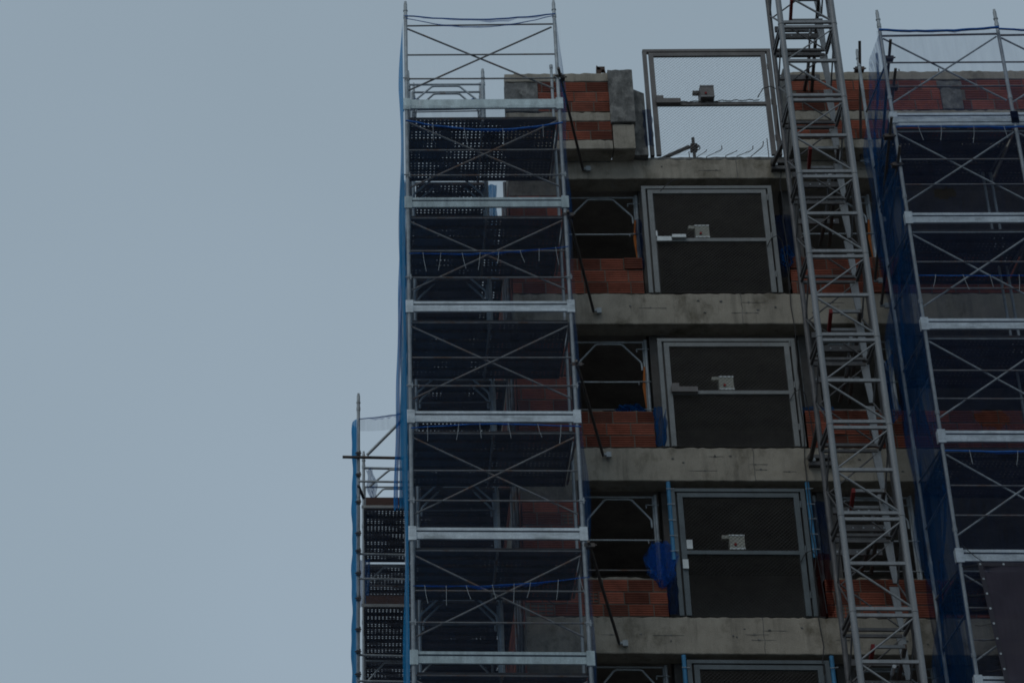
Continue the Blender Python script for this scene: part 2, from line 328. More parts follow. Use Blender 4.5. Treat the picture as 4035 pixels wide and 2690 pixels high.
# top storey walls stand 0.4 m proud of the beam
YT = 2.0
def top_wall(x0, x1, seed, patch):
    mb = rough_band(x0, x1, YT, YT+.18, 11.89, 12.09, seed, top=.018); bp(mb, 'concrete_coping', 'concrete')
    mb = MB()
    for a, b in patch:
        bricks(mb, a, b, 11.225, 11.888, YT+.012, .17, 3, seed=seed+1, hole=0); bricks(mb, a, b, 10.603, 11.01, YT+.012, .17, 2, seed=seed+2, hole=0)
    bp(mb, 'brick_parapet', BM)
    mb = rough_band(x0, x1, YT+.004, YT+.175, 11.012, 11.223, seed+3); bp(mb, 'concrete_band', 'concrete')
    mb = rough_band(x0, x1, YT, YT+.4, 10.40, 10.60, seed+4); bp(mb, 'concrete_band', 'concrete')
    mb = MB(); mb.box(x0+.01, x1-.01, YT+.19, YT+.39, 10.61, 12.03); mb.box(x0+.01, x1-.01, YT+.385, YT+.6, 10.39, 10.5); bp(mb, 'backing_wall', 'concrete_dark')
top_wall(XL-.03, 3.70, 400, [(2.42, 3.70)])
top_wall(6.96, 12.6, 420, [(6.98, 9.59), (9.97, 12.6)])
mb = rough_band(XL-.03, 2.415, YT-.004, YT+.17, 11.226, 11.887, 431, amp=.02); bp(mb, 'concrete_patch', 'concrete_dark')
mb = rough_band(9.60, 9.96, YT-.01, YT+.17, 11.226, 11.70, 433, amp=.02); bp(mb, 'concrete_patch', 'concrete_dark')
mb = rough_band(9.555, 9.995, YT+.003, YT+.17, 11.702, 11.887, 434, amp=.02); bp(mb, 'concrete_patch', 'concrete_dark')
mb = rough_band(XL-.03, 2.415, YT-.004, YT+.17, 10.603, 11.008, 432); bp(mb, 'concrete_patch', 'concrete')
mb = rough_band(3.69, 4.13, YT-.05, YT+.3, 10.95, 12.14, 440, amp=.02); bp(mb, 'concrete_pier', 'concrete_dark')
mb = rough_band(3.72, 4.10, YT-.005, YT+.415, 10.40, 10.948, 441); bp(mb, 'concrete_pier', 'concrete')
mb = MB(); mb.box(4.105, 4.36, YT+.25, YT+.7, 10.44, 11.75)
mb._add([(4.105, YT+.25, 11.75), (4.36, YT+.25, 11.75), (4.36, YT+.7, 11.75), (4.105, YT+.7, 11.75), (4.105, YT+.25, 11.93), (4.105, YT+.7, 11.93), (4.36, YT+.25, 11.8), (4.36, YT+.7, 11.8)], [(0, 1, 6, 4), (4, 6, 7, 5), (1, 2, 7, 6), (0, 4, 5, 3)])
bp(mb, 'concrete_pier', 'concrete_dark')
mb = rough_band(6.86, 6.98, YT+.03, YT+.6, 10.45, 12.2, 442); bp(mb, 'concrete_pier', 'concrete_dark')
# dark kerb along the open stretch of roof slab
mb = rough_band(4.12, 6.86, YF+.03, YF+.3, 10.455, 10.53, 443, top=.015); bp(mb, 'roof_kerb', 'concrete_dark')

# ------------------------------------------------------------------ scaffold parts
def deck_part(parent, x0, x1, y0, y1, z, name='deck'):
    mb = MB(); n = max(1, round((y1-y0)/.32)); wd = (y1-y0)/n
    for i in range(n):
        a = y0+i*wd+.004; b = y0+(i+1)*wd-.004; dz = rn(-.004, .004)
        mb.sheet([[(x0, a, z+dz), (x1, a, z+dz)], [(x0, b, z+dz), (x1, b, z+dz)]], 0, False)
        mb.box(x0, x1, a-.001, a+.003, z-.05+dz, z+dz, 1); mb.box(x0, x1, b-.003, b+.001, z-.05+dz, z+dz, 1)
        mb.box(x0, x0+.03, a+.004, b-.004, z-.05+dz, z-.001+dz, 1); mb.box(x1-.03, x1, a+.004, b-.004, z-.05+dz, z-.001+dz, 1)
    return mb.build(name, ['deck', 'dark_steel'], parent)
def toe_board(parent, x0, x1, y, lev, m='zinc', plain=False, strip=False):
    """steel toe board: lip, groove and face, with a box bracket at each end. The caller's parent sits at the origin"""
    mb = MB()
    if plain: mb.box(x0+.01, x1-.01, y-.02, y+.02, lev-.18, lev)
    else:
        mb.box(x0+.01, x1-.01, y-.02, y+.02, lev-.045, lev); mb.box(x0+.01, x1-.01, y-.008, y+.018, lev-.075, lev-.045, 1)
        mb.box(x0+.01, x1-.01, y-.022, y+.02, lev-.185, lev-.075)
        if strip: mb.box(x0+.01, x1-.01, y-.005, y+.02, lev-.2, lev-.185, 1); mb.box(x0+.01, x1-.01, y-.018, y+.02, lev-.25, lev-.2)
    o = mb.build('toe_board', [m, 'groove'], parent)
    for xx in (x0, x1):
        e = MB(); e.box(xx-.055, xx+.065, y-.045, y-.024, lev-.215, lev+.012); e.box(xx-.055, xx-.04, y-.024, y+.05, lev-.2, lev); e.build('end_bracket', m, o)
    return o
def post(parent, x, y, z0, z1, r=.027, spigot=True):
    mb = MB(); z = z0
    while z < z1-.6:
        t = min(z+2, z1-.33 if spigot else z1); mb.tube([(x, y, z), (x, y, t)], r, 10)
        mb.tube([(x, y, t-.04), (x, y, t+.03)], r+.007, 10)
        z = t
    e = z1-.33 if spigot else z1
    if e > z+.01: mb.tube([(x, y, z), (x, y, e)], r, 10)
    if spigot: mb.tube([(x, y, z1-.33), (x, y, z1-.06), (x, y, z1-.02), (x, y, z1)], [r, r, r*.72, r*.72], 10); mb.tube([(x, y, z1-.21), (x, y, z1-.19)], r+.01, 8)
    return mb.build('post', 'galv', parent)
def rail(parent, a, b, r=.0145, m='galv_rail', name='guard_rail'):
    mb = MB(); a = Vector(a); b = Vector(b); mid = (a+b)/2+Vector((0, 0, rn(-.006, .002))); mb.tube([a, mid, b], r, 8)
    return mb.build(name, m, parent)
def coupler(parent, x, y, z, s=.045, m='dark_steel', name='coupler'):
    mb = MB(); mb.box(x-s, x+s, y-s, y+s, z-.03, z+.03); mb.tube([(x-s*1.7, y-s, z), (x+s*1.7, y-s, z)], .011, 6)
    mb.tube([(x+s, y-s, z-.05), (x+s, y-s, z+.05)], .012, 6)
    return mb.build(name, m, parent)
def arch_frame(parent, x0, x1, y, z1, h=2.0, name='arch_frame', m='galv', full=True, z0=None):
    """walk through frame: two legs, top tube, bent inner tube"""
    z0 = z1-h if z0 is None else z0; wd = x1-x0; mb = MB()
    mb.tube([(x0, y, z0), (x0, y, z1)], .024); mb.tube([(x1, y, z0), (x1, y, z1)], .024)
    mb.tube([(x0, y, z1-.01), (x1, y, z1-.01)], .02)
    a = wd*.33; d = .36
    mb.tube([(x0+.05, y-.02, z1-.06-d-.16), (x0+.055, y-.02, z1-.08-d), (x0+.09, y-.02, z1-.03-d), (x0+a-.03, y-.02, z1-.075), (x0+a+.02, y-.02, z1-.06), (x1-a-.02, y-.02, z1-.06), (x1-a+.03, y-.02, z1-.075), (x1-.09, y-.02, z1-.03-d), (x1-.055, y-.02, z1-.08-d), (x1-.05, y-.02, z1-.06-d-.16)], .019)
    return mb.build(name, m, parent)

# ------------------------------------------------------------------ scaffold A : tall end bay
def scaffold_a():
    t = thing('scaffold_tower', 'tall galvanised scaffold bay left of the gates, sheer blue net over its front', 'scaffold')
    t.location = (0, 0, 0)
    W = 2.57
    post(t, 0, 0, GZ, 12.13, .031); post(t, W, 0, GZ, 12.13, .031); post(t, .08, 1.97, GZ, 12.13, .026); post(t, W+.01, 1.05, GZ, 11.5, .024, False)
    rail(t, (0, .03, 11.62), (W, .03, 11.64))
    for k in range(0, 8):
        lev = 10-2*k
        if k == 0: toe_board(t, 0, W, 0, lev, 'zinc_dull', True)
        else: toe_board(t, 0, W, 0, lev, 'zinc_dull' if k in (1, 5) else 'zinc')
        d = deck_part(t, .05, W-.04, .12, 1.95, lev-.27)
        if k: rail(t, (0, .1, lev-.33), (W, .1, lev-.33), .013, name='ledger')
        rail(t, (0, .02, lev+.98), (W, .02, lev+.98)); rail(t, (0, .02, lev+.47), (W, .02, lev+.47))
        if k == 0: rail(t, (.08, 1.97, lev+.99), (W, 1.9, lev+.99), .02)
        rail(t, (.03, .035, lev+1.56), (W-.06, .06, lev+.27), .016, 'galv_rail', 'brace')
        rail(t, (.03, .075, lev+.26), (W-.06, -.012, lev+1.54), .016, 'galv_rail', 'brace')
        for xx in (0, W): coupler(t, xx, .0, lev+.45, .033, 'galv')
        rail(t, (.0, .0, lev-.3), (.08, 1.97, lev-.3), .02, name='transom'); rail(t, (W, .0, lev-.3), (W, 1.9, lev-.3), .02, name='transom')
        rail(t, (W*.5, .12, lev-.34), (W*.5, 1.95, lev-.34), .02, name='transom')
        rail(t, (0, .02, lev+1.0), (.08, 1.97, lev+.98), .018, name='guard_rail')
    coupler(t, W+.02, 0, 10.47, .045)
    return t
A = scaffold_a()

# ------------------------------------------------------------------ scaffold along the side wall
def scaffold_side():
    t = thing('scaffold_tower', 'side wall scaffold with arch shaped frames seen behind the tall left bay', 'scaffold', (0, 0, 0))
    for k in range(0, 8):
        top = 11.84-2*k
        arch_frame(t, .10, 1.42, 1.99, top+.0)
        for y in (2.22, 4.4, 6.6):
            arch_frame(t, .16+.01*(y-2), 1.40+.01*(y-2), y, top)
        deck_part(t, .2, 1.47 if k == 0 else 1.66, 2.02, 6.9, top-2.04-.10)
        rail(t, (.1, 2.2, top-.95), (.1, 6.6, top-.95)); rail(t, (.1, 2.2, top-1.45), (.1, 6.6, top-1.45))
        rail(t, (.2, 6.64, top-.92), (1.44, 6.64, top-.92)); 
        mb = MB(); mb.box(.2, 1.4, 6.66, 6.69, top-2.05, top-1.87); mb.build('toe_board', 'brown_board', t)
        mb = MB(); mb.tube([(.16, 2.16, top-.5), (1.40, 2.16, top-.5+.02)], .011); mb.build('ledger', 'galv_rail', t)
    post(t, 1.44, 2.05, GZ, 12.22, .032); post(t, .19, 2.3, 10, 12.1, .022); post(t, 1.40, 2.3, 10, 12.1, .022); post(t, .03, 5.3, GZ, 12.15, .03)
    rail(t, (.1, 2.25, 11.35+.1), (1.44, 2.25, 11.48))
    return t
scaffold_side()

# ------------------------------------------------------------------ lower scaffold at the far left
def scaffold_c():
    Y = 7.0
    t = thing('scaffold_tower', 'lower scaffold standing further back at the far left, with brown toe boards', 'scaffold', (0, 0, 0))
    X0, X1 = -.83, 1.74
    post(t, X0, Y, GZ, 8.2, .032); post(t, X1, Y, GZ, 8.2, .03); post(t, X0+.1, Y+1.3, GZ, 7.62, .028); post(t, X0+.1, Y+2.2, GZ, 7.3, .024, False)
    for k in range(0, 7):
        lev = 5.8-2*k
        o = MB(); o.box(X0+.14, X1, Y-.01, Y+.02, lev+.0, lev+.17); o.build('toe_board', 'brown_board', t)
        o = MB(); o.box(X0+.06, X1, Y-.03, Y-.012, lev-.06, lev-.005); o.build('deck_edge', 'deck_edge', t)
        deck_part(t, X0+.1, X1, Y+.03, Y+(2.36 if k == 0 else 2.53), lev-.03)
        deck_part(t, X0+.12, X1, Y+2.52, Y+4.4, lev-.05)
        rail(t, (X0, Y-.02, lev+1.0 if k else lev+1.02), (X1, Y-.02, lev+.95), .022, 'galv'); rail(t, (X0, Y-.02, lev+.5), (X1, Y-.02, lev+.47), .022, 'galv')
        if k: rail(t, (X0+.1, Y+2.1, lev+1.3), (X1, Y+2.1, lev+1.3), .02)
        arch_frame(t, X0+.12, X0+1.3, Y+2.2, lev+1.8 if k else lev+1.5)
        for z in (lev+1.03, lev+.6, lev+.1, lev-.55): coupler(t, X0, Y-.03, z+rn(-.05, .05), .035)
    rail(t, (X0-.30, Y-.05, 6.80), (X1, Y-.05, 6.74), .03, 'dark_steel', 'ledger')
    rail(t, (X0+.1, Y+.8, 7.0), (X1, Y+.8, 6.95), .026, 'galv')
    rail(t, (-.66, Y-.1, 6.82), (.2, Y-.1, 7.80), .03, 'galv', 'brace')
    rail(t, (X0+.1, Y+.2, 6.05), (X0-.0, Y-.05, 6.2), .03, 'dark_steel', 'brace')
    mb = MB(); mb.tube([(-.62, Y, 6.20), (-.30, Y, 6.50), (-.22, Y, 6.56), (X1, Y, 6.57)], .021); mb.build('arch_frame', 'galv', t)
    return t
scaffold_c()

# ------------------------------------------------------------------ scaffold B at the right
def scaffold_b():
    t = thing('scaffold_tower', 'right hand scaffold beside the hoist mast, two bays wide behind deep blue net', 'scaffold', (0, 0, 0))
    X0, W = 8.10, 1.99; X1 = X0+W; X2 = X1+2.0
    for x in (X0, X1, X2): post(t, x, 0, GZ, 11.86, .031)
    post(t, X0-.1, 1.2, GZ, 11.95, .029); post(t, X1-.25, 1.25, GZ, 9.3, .024, False); post(t, X1-.12, 1.25, GZ, 9.3, .024, False)
    for a, b in ((X0, X1), (X1, X2)):
        rail(t, (a, .03, 11.33), (b, .03, 11.36), .019)
        for k in range(0, 8):
            lev = 9.67-2*k
            toe_board(t, a, b, 0, lev, 'zinc', False, k == 0)
            deck_part(t, a+.03, b-.03, .1, 1.72, lev-.24)
            rail(t, (a, .1, lev-.30), (b, .1, lev-.30), .014, 'galv', 'ledger')
            rail(t, (a, .02, lev+1.08), (b, .02, lev+1.08)); rail(t, (a, .02, lev+.58), (b, .02, lev+.58))
            rail(t, (a+.05, .05, lev+1.62), (b-.05, .05, lev+.3), .016, 'galv', 'brace')
            rail(t, (a+.05, .085, lev+.28), (b-.05, -.01, lev+1.6), .016, 'galv', 'brace')
    for k in range(0, 8):
        lev = 9.67-2*k
        rail(t, (X0, 0, lev-.28), (X0-.1, 1.25, lev-.28), .02, name='transom'); rail(t, (X1, 0, lev-.28), (X1-.1, 1.25, lev-.28), .02, name='transom')
        rail(t, (X0, 0, lev+1.0), (X0-.1, 1.25, lev+.9), .018)
    return t
B = scaffold_b()

# ------------------------------------------------------------------ netting
def net(name, label, fn, nu, nv, m, cat='netting', group=None):
    mb = MB(); mb.sheet([[fn(u/nu, v/nv) for u in range(nu+1)] for v in range(nv+1)])
    return tag(mb.build(name, m), label, cat, group)
def wob(x, z, s=1.0): return s*(.018*math.sin(9*x+1.3*z)+.012*math.sin(23*x-2.1*z+1)+.01*math.sin(5*z+3*x))
net('debris_net', 'sheer blue debris net stretched over the front of the tall left scaffold bay',
    lambda u, v: (-.05+2.70*u, -.085+wob(2.7*u, v*25), 9.85-.04*math.sin(math.pi*u)+(GZ+.3-9.85)*v), 60, 160, 'net_sheer')
net('debris_net', 'barely visible thin net in the open top bay of the tall left scaffold',
    lambda u, v: (-.05+2.70*u, -.095+wob(2.7*u, v*2), 11.66-.08*math.sin(math.pi*u)+(9.8-11.66)*v), 40, 12, 'net_top')
net('debris_net', 'thin lavender blue net in the open top bay of the right hand scaffold',
    lambda u, v: (8.02+4.1*u, -.095+wob(4*u+3, v*2), 11.36-1.86*v), 50, 12, 'net_top_b')
def torn_net():
    nu, nv = 130, 460; z1, z0 = 9.55, GZ+.3; mb = MB(); nb = nu+1
    V = [(8.02+4.1*j/nu, -.085+wob(4*j/nu+3, i/nv*25), z1+(z0-z1)*i/nv) for i in range(nv+1) for j in range(nb)]; F = []
    holes = ((8.70, 8.02, .20, .11), (8.88, 3.86, .26, .17))
    for i in range(nv):
        for j in range(nu):
            x, _, z = V[i*nb+j]
            if any(((x-hx)/a)**2+((z-hz)/b)**2 < 1+.25*math.sin(x*31+z*17) for hx, hz, a, b in holes): continue
            F.append((i*nb+j, i*nb+j+1, (i+1)*nb+j+1, (i+1)*nb+j))
    mb._add(V, F, 0, True)
    tag(mb.build('debris_net', 'net_front_b'), 'deep blue torn debris net stretched over the front of the right hand scaffold', 'netting')
torn_net()
def hem(label, x0, x1, z0, z1, sag, th, y=-.10, m='blue_rope', strings=7, seed=1, r=.012, fr=0):
    rr = random.Random(seed); t = thing('net_hem', label, 'net hem', (x0, y, z0), 'gathered net hems tied across the scaffold fronts')
    pts = [(0+(x1-x0)*i/16, -.004*math.sin(i*1.7), (z1-z0)*i/16-sag*math.sin(math.pi*i/16)+rr.uniform(-.006, .006)) for i in range(17)]
    mb = MB(); mb.tube(pts, r, 6); mb.build('hem_rope', m, t)
    mb = MB(); mb.sheet([[(p[0], p[1]-.004, p[2]+.012) for p in pts], [(p[0], p[1]+rr.uniform(-.01, .01)-.01, p[2]-th*(.3+rr.random()*.7)*math.sin(math.pi*(i+.5)/17.5)) for i, p in enumerate(pts)]]); mb.build('hem_fold', 'net_hem', t)
    for i in range(strings):
        x = (x1-x0)*(i+.6+rr.uniform(-.15, .15))/(strings+.2); zc = (z1-z0)*x/(x1-x0)-sag*math.sin(math.pi*x/(x1-x0)); dx = rr.uniform(-.07, .07); ln = rr.uniform(.22, .36)
        s = MB(); s.tube([(x, -.02, zc+.01), (x+dx*.4, -.03, zc-ln*.5), (x+dx, -.03, zc-ln)], .0032, 5); s.build('tie_string', 'string', t)
    return t
hem('gathered blue net rolled along the top rail of the tall left scaffold', -.02, 2.58, 11.74, 11.76, .10, .10, strings=0, seed=1)
hem('thin blue net edge sagging just under the top rail of the tall left scaffold', .0, 2.55, 11.68, 11.72, .22, .05, strings=0, seed=12, r=.006)
hem('blue net hem tied just below the topmost platform of the tall left scaffold', -.02, 2.6, 9.50, 9.44, .16, .06, strings=4, seed=2, r=.015)
hem('blue net hem with pale strings in the third left bay down', 0, 2.58, 6.86, 6.98, .06, .05, strings=8, seed=3, r=.007)
hem('blue net hem with strings close under the fourth left platform', 0, 2.62, 3.66, 3.68, -.06, .03, strings=6, seed=4, r=.01)
hem('blue net hem with many dangling strings in the lowest full left bay', 0, 2.62, 1.0, 1.16, .06, .06, strings=8, seed=5, r=.006)
hem('thick blue net roll tied along the top rail of the right hand scaffold', 8.06, 10.08, 11.36, 11.4, .05, .06, strings=0, seed=6, r=.022)
hem('blue net roll on the second right hand bay, cut by the photo edge', 10.08, 12.1, 11.37, 11.42, .07, .08, strings=0, seed=7, r=.018)
hem('blue net hem with pale strings below the topmost platform of the right hand scaffold', 8.1, 12.1, 9.33, 9.3, .0, .06, strings=8, seed=8, r=.016)
hem('blue net hem crossing the second bay of the right hand scaffold', 8.1, 12.1, 6.42, 6.45, .02, .03, strings=9, seed=9, r=.009)
hem('blue net hem wrapped under the fourth platform of the right hand scaffold', 8.1, 12.1, 3.28, 3.36, .05, .07, strings=6, seed=10, r=.014)

# nets hanging on the far left corner: narrow gathered strips
def strip_net(label, base, wdt, z1, z0, folds, m, y, amp=.05, dx=0, lean=0, seed=3, drift=0.):
    rr = random.Random(seed); ph = rr.random()*6
    def fn(u, v):
        z = z1+(z0-z1)*v; wd_ = wdt*(.35+.65*min(1, v*2.4))*(1+.12*math.sin(v*9+ph))
        x = base+lean*v-wd_*u+.02*math.sin(v*14+ph)+drift*math.sin(v*3.2)
        return (x, y+amp*math.sin(u*folds*6.28+v*5+ph)+.15*u, z)
    return net('debris_net', label, fn, 26, 60, m)
def corner_net(label, xr0, xr1, xl0, xl1, z1, z0, y, m, folds, seed):
    def fn(u, v):
        a = xr0+(xr1-xr0)*v; b = xl0+(xl1-xl0)*v
        return (a+(b-a)*u+.008*math.sin(v*21+seed+u*6), y+.07*math.sin(u*folds*6.28+seed+v*2)+.05*u, z1+(z0-z1)*v)
    return net('debris_net', label, fn, 30, 40, m)
corner_net('wide teal blue gathered net hanging between the side scaffold and the tall left bay', .09, .12, .03, -.10, 12.1, 5.0, 5.45, 'net_teal', 5, 1)
corner_net('narrow bright blue net strip hanging furthest left behind the tall bay', .06, -.11, .0, -.19, 12.1, 5.0, 5.50, 'net_strip', 2, 4)
net('debris_net', 'blue net on the left side of the tall scaffold bay, seen almost edge on',
    lambda u, v: (-.055-.03*math.sin(v*40+u*3)*u-.035*u, 2.0*u, 11.7+(GZ+.3-11.7)*v), 10, 200, 'net_strip')
net('debris_net', 'narrow blue net edge flapping right of the tall left scaffold bay',
    lambda u, v: (2.60+.10*u*(1+.35*math.sin(v*60)+.3*math.sin(v*23)), -.04+.5*u, 11.72-.5*u*(1-v)+(GZ+.3-11.72)*v), 8, 260, 'net_side')
net('debris_net', 'blue net on the left side of the lower far left scaffold',
    lambda u, v: (-.865-.085*math.sin(math.pi*u)*(1+.12*math.sin(v*95)+.08*math.sin(v*231)), 6.95+.35*u, 7.62+(GZ+.3-7.62)*v), 12, 200, 'net_strip')
net('debris_net', 'very thin pale blue net across the top of the lower far left scaffold',
    lambda u, v: (-.82+1.0*u, 6.96, 7.62-.26*v+.12*u-.04*math.sin(math.pi*u)), 20, 8, 'net_sheer')
net('debris_net', 'added sheer blue net dimming the front of the lower far left scaffold',
    lambda u, v: (-.86+2.6*u, 6.90+wob(2.6*u, v*20), 5.74+(GZ+.3-5.74)*v), 40, 120, 'net_sheer')  # net added to dim the light dots in the decks behind it
hem('thin blue net edge strung from the far left post towards the tall bay', -.82, .2, 7.62, 7.78, .02, .08, y=6.95, strings=0, seed=31, r=.009)
net('debris_net', 'crumpled blue net bunch hanging behind the far left post above the brown board',
    lambda u, v: (-.70+.16*u+.10*v+.03*math.sin(v*9+u*4), 7.1+.06*math.sin(u*12), 6.62-.78*v), 12, 16, 'net_blue')
net('debris_net', 'blue net patch beside the far left post, one platform lower',
    lambda u, v: (-.80+.2*u-.03*v, 9.0+.05*math.sin(u*12), 5.62-1.0*v), 12, 16, 'net_blue')
# right scaffold side net
def bside(u, v):
    z = 11.33+(GZ+.3-11.33)*v; top = min(1, (11.4-z)/1.3)
    return (8.07-.12*u+.05*math.sin(z*2.1+u*5)*u*top-.06*u*(1+math.sin(z*3.3))*top, -.02+1.25*u*(.25+.75*top), z-.25*u*(1-v))
net('debris_net', 'blue net closing the left side of the right hand scaffold, next to the mast', bside, 16, 220, 'net_side')
net('debris_net', 'dark blue inner net hanging behind the left side of the right hand scaffold',
    lambda u, v: (7.95+.5*u+.05*math.sin(u*9+v*30), 1.3+.5*u+.05*math.sin(u*20), 9.9-15*v), 14, 120, 'net_dark')
net('debris_net', 'torn blue net flap hanging between the mast and the right hand scaffold',
    lambda u, v: (7.78+.22*u-.08*math.sin(v*3), 1.55+.04*math.sin(u*15+v*9), 5.72-1.15*v+.25*u), 12, 14, 'net_blue')
for (xa, za, xb, zb, lb) in ((8.05, 11.1, 7.95, 8.4, 'uppermost gathered blue net fold slanting down beside the mast'), (8.12, 8.3, 8.0, 5.4, 'middle gathered blue net fold slanting down beside the mast'), (8.1, 2.9, 7.95, .2, 'lowest gathered blue net fold slanting down beside the mast')):
    net('net_fold', lb, lambda u, v, xa=xa, xb=xb, za=za, zb=zb: (xa+(xb-xa)*v+.05*(u-.5)+.03*math.sin(v*9), .2+1.1*v+.03*math.sin(u*9), za+(zb-za)*v), 4, 24, 'net_blue', 'netting')

# ------------------------------------------------------------------ hoist gates
def expanded(x0, x1, z0, z1, y, cw=.066, chh=.030, wd=.0075):
    """expanded metal: rows of zigzag strands"""
    mb = MB(); nr = int((z1-z0)/chh); nc = int((x1-x0)/cw)*2; h = (z1-z0)/nr; w2 = (x1-x0)/nc
    for r_ in range(nr+1):
        up = r_ % 2; row = []
        for c in range(nc+1):
            zz = z0+r_*h+(h*.5 if (c+up) % 2 else -h*.5)
            zz = min(max(zz, z0), z1); row.append((x0+c*w2, y, zz))
        mb.sheet([[(p[0], p[1]-wd*.4, p[2]-wd/2) for p in row], [(p[0], p[1]+wd*.4, p[2]+wd/2) for p in row]], 0, False)
    return mb
def gate(i, x0, x1, z0, z1, m, mm, label, style, lean=0.0):
    y = YF+.05; cx_ = x0; W = x1-x0; H = z1-z0
    t = thing('landing_gate', label, 'gate', (x0, y, z0), 'hoist landing gates, one per storey')
    fr = MB(); pw = .07
    fr.box(0, pw, -.05, .04, 0, H); fr.box(W-pw, W, -.05, .04, 0, H); fr.box(0, W, -.052, .038, H-.055, H+.001)
    fr.build('gate_frame', m, t)
    lf = MB(); a, b = pw+.035, W-pw-.035; lw = .085
    lf.box(a, a+lw, -.06, .0, .0, H-.085); lf.box(b-lw, b, -.06, .0, .0, H-.085); lf.box(a+lw, b-lw, -.058, -.004, H-.16, H-.085)
    lf.build('leaf_frame', m, t)
    zm = H*(.475, .484, .49, .487, .487)[i]
    mr = MB(); mr.box(a+lw, b-lw, -.062, -.005, zm-.03, zm+.035); mr.build('middle_rail', m, t)
    expanded(a+lw, b-lw, .01, zm-.03, -.03, wd=.0075 if i else .012).build('mesh_panel', mm, t)
    expanded(a+lw, b-lw, zm+.036, H-.161, -.03, wd=.0075 if i else .012).build('mesh_panel', mm, t)
    for s in range(3):
        hg = MB(); hg.tube([(W-pw-.018, -.062, .3+s*.8), (W-pw-.018, -.062, .42+s*.8)], .014, 6); hg.build('hinge', m, t)
    # control box behind the mesh
    bx = (.97, .89, .985, .895, .9)[i]; bz = zm+.07
    BW, BH = .245, .27
    cb = MB(); cb.box(bx, bx+BW, -.02 if i else -.16, .13, bz, bz+BH); cb.box(bx-.11, bx-.001, .0, .08, bz+BH-.065, bz+BH-.005)
    c = cb.build('control_box', 'box_grey' if i else 'gate_brown', t)
    for za, zb in ((.005, .03), (BH-.03, BH-.008)):
        e = MB(); e.box(bx-.005, bx+BW+.005, -.028 if i else -.168, -.02 if i else -.16, bz+za, bz+zb); e.build('box_rim', 'box_metal' if i else 'galv_rail', c)
    e = MB(); e.tube([(bx+.09, -.045 if i else -.18, bz+.085), (bx+.09, -.02 if i else -.16, bz+.085)], .022, 10); e.build('push_button', 'red', c)
    lb = MB()
    if style == 'box': lb.box(a+.06, a+.5, -.13, -.064, zm-.02, zm+.075); lb.box(a+.08, a+.2, -.10, -.064, zm+.08, zm+.16)
    elif style == 'bar': lb.box(a+.1, a+.35, -.10, -.063, zm-.04, zm+.05); lb.box(a+.36, a+.6, -.12, -.063, zm+.02, zm+.08); lb.tube([(a+.1, -.08, zm+.06), (a+.1, -.08, zm+.17)], .02, 6)
    else: lb.box(a+lw+.005, a+lw+.1, -.07, -.03, zm+.06, zm+.22); lb.box(a+.0, a+.09, -.1, -.062, zm-.3, zm-.14)
    lb.build('latch_box', 'box_metal' if style != 'box' else 'gate_brown', t)
    return t
gate(0, 4.42, 6.76, 10.54, 12.92, 'gate_brown', 'mesh_metal', 'brownish grey mesh gate on the roof slab, sky behind its mesh', 'box')
gate(1, 4.20, 6.49, 7.65, 9.87, 'gate_grey', 'mesh_metal', 'pale grey mesh gate one storey below the roof, dark room behind', 'bar')
gate(2, 4.27, 6.59, 4.66, 6.73, 'gate_grey', 'mesh_metal', 'pale grey mesh gate two storeys below the roof, white box centred behind it', 'box')
gate(3, 4.29, 6.47, 1.63, 3.88, 'gate_green', 'mesh_dark', 'dark green grey mesh gate three storeys below the roof, between blue pipes', 'plates')
gate(4, 4.34, 6.55, -1.40, .88, 'gate_green', 'mesh_dark', 'dark mesh gate at the bottom edge of the photo, only its top in view', 'plates')
# cable up the right posts of the gates
def cable(label, pts, r=.009, m='cable', name='cable', cat='cable'):
    mb = MB(); mb.tube(pts, r, 6); return tag(mb.build(name, m), label, cat)
rr = random.Random(9)
cable('black cable running down the slab edges right of the gates', [(6.70+(-.0055*k)+rr.uniform(-.025, .025)+(.0 if k > 4 else .05), YF-.035, 11.6-.25*k) for k in range(60)], .008)
cable('black cable looped over the right post of the roof gate', [(6.42, YF-.05, 11.77), (6.52, YF-.1, 11.93), (6.66, YF-.12, 11.97), (6.80, YF-.06, 11.93), (6.83, YF-.05, 11.8), (6.80, YF-.04, 11.5)], .009)
cable('thin twisted cable lying on the middle rail of the roof gate', [(4.75+.085*k, YF-.03, 11.69+.015*math.sin(k*2.2)+.002*k) for k in range(21)], .009)
cable('short cable drooping over the top corner of the gate below the roof', [(4.52, YF-.08, 9.70), (4.62, YF-.09, 9.82), (4.75, YF-.09, 9.92), (4.83, YF-.02, 9.99)], .008)
for i, (x, z, s) in enumerate(((6.42, 8.68, 'of the pale grey gate below the roof'), (6.52, 5.62, 'of the pale grey gate two storeys down'), (6.40, 2.66, 'of the dark gate three storeys down'))):
    cable('black cable bowed over the right post '+s, [(x-.12, YF-.02, z-.1), (x-.04, YF-.08, z+.03), (x+.06, YF-.1, z+.07), (x+.14, YF-.05, z-.02), (x+.17, YF-.04, z-.4), (x+.2, YF-.04, z-1.0)], .008)
def pipe(label, x, z0, z1, m='blue_pipe', r=.036, y=YF+.02, dx=0):
    t = thing('blue_pipe', label, 'pipe', (x, y, z0)); mb = MB(); mb.tube([(0, 0, 0), (dx, 0, z1-z0)], r, 10); mb.build('pipe', m, t)
    for k in range(5):
        s = MB(); z = (z1-z0)*(k+.5)/5; s.tube([(dx*z/(z1-z0)-.05, -.045, z), (dx*z/(z1-z0)+.08, -.045, z+rn(-.01, .02))], .006, 5); s.build('wire_tie', 'string', t)
    return t
pipe('light blue pipe tied to the left post of the dark gate three storeys down', 4.27, 2.6, 4.0)
pipe('light blue pipe tied to the right post of the dark gate three storeys down', 6.53, 2.65, 4.0)
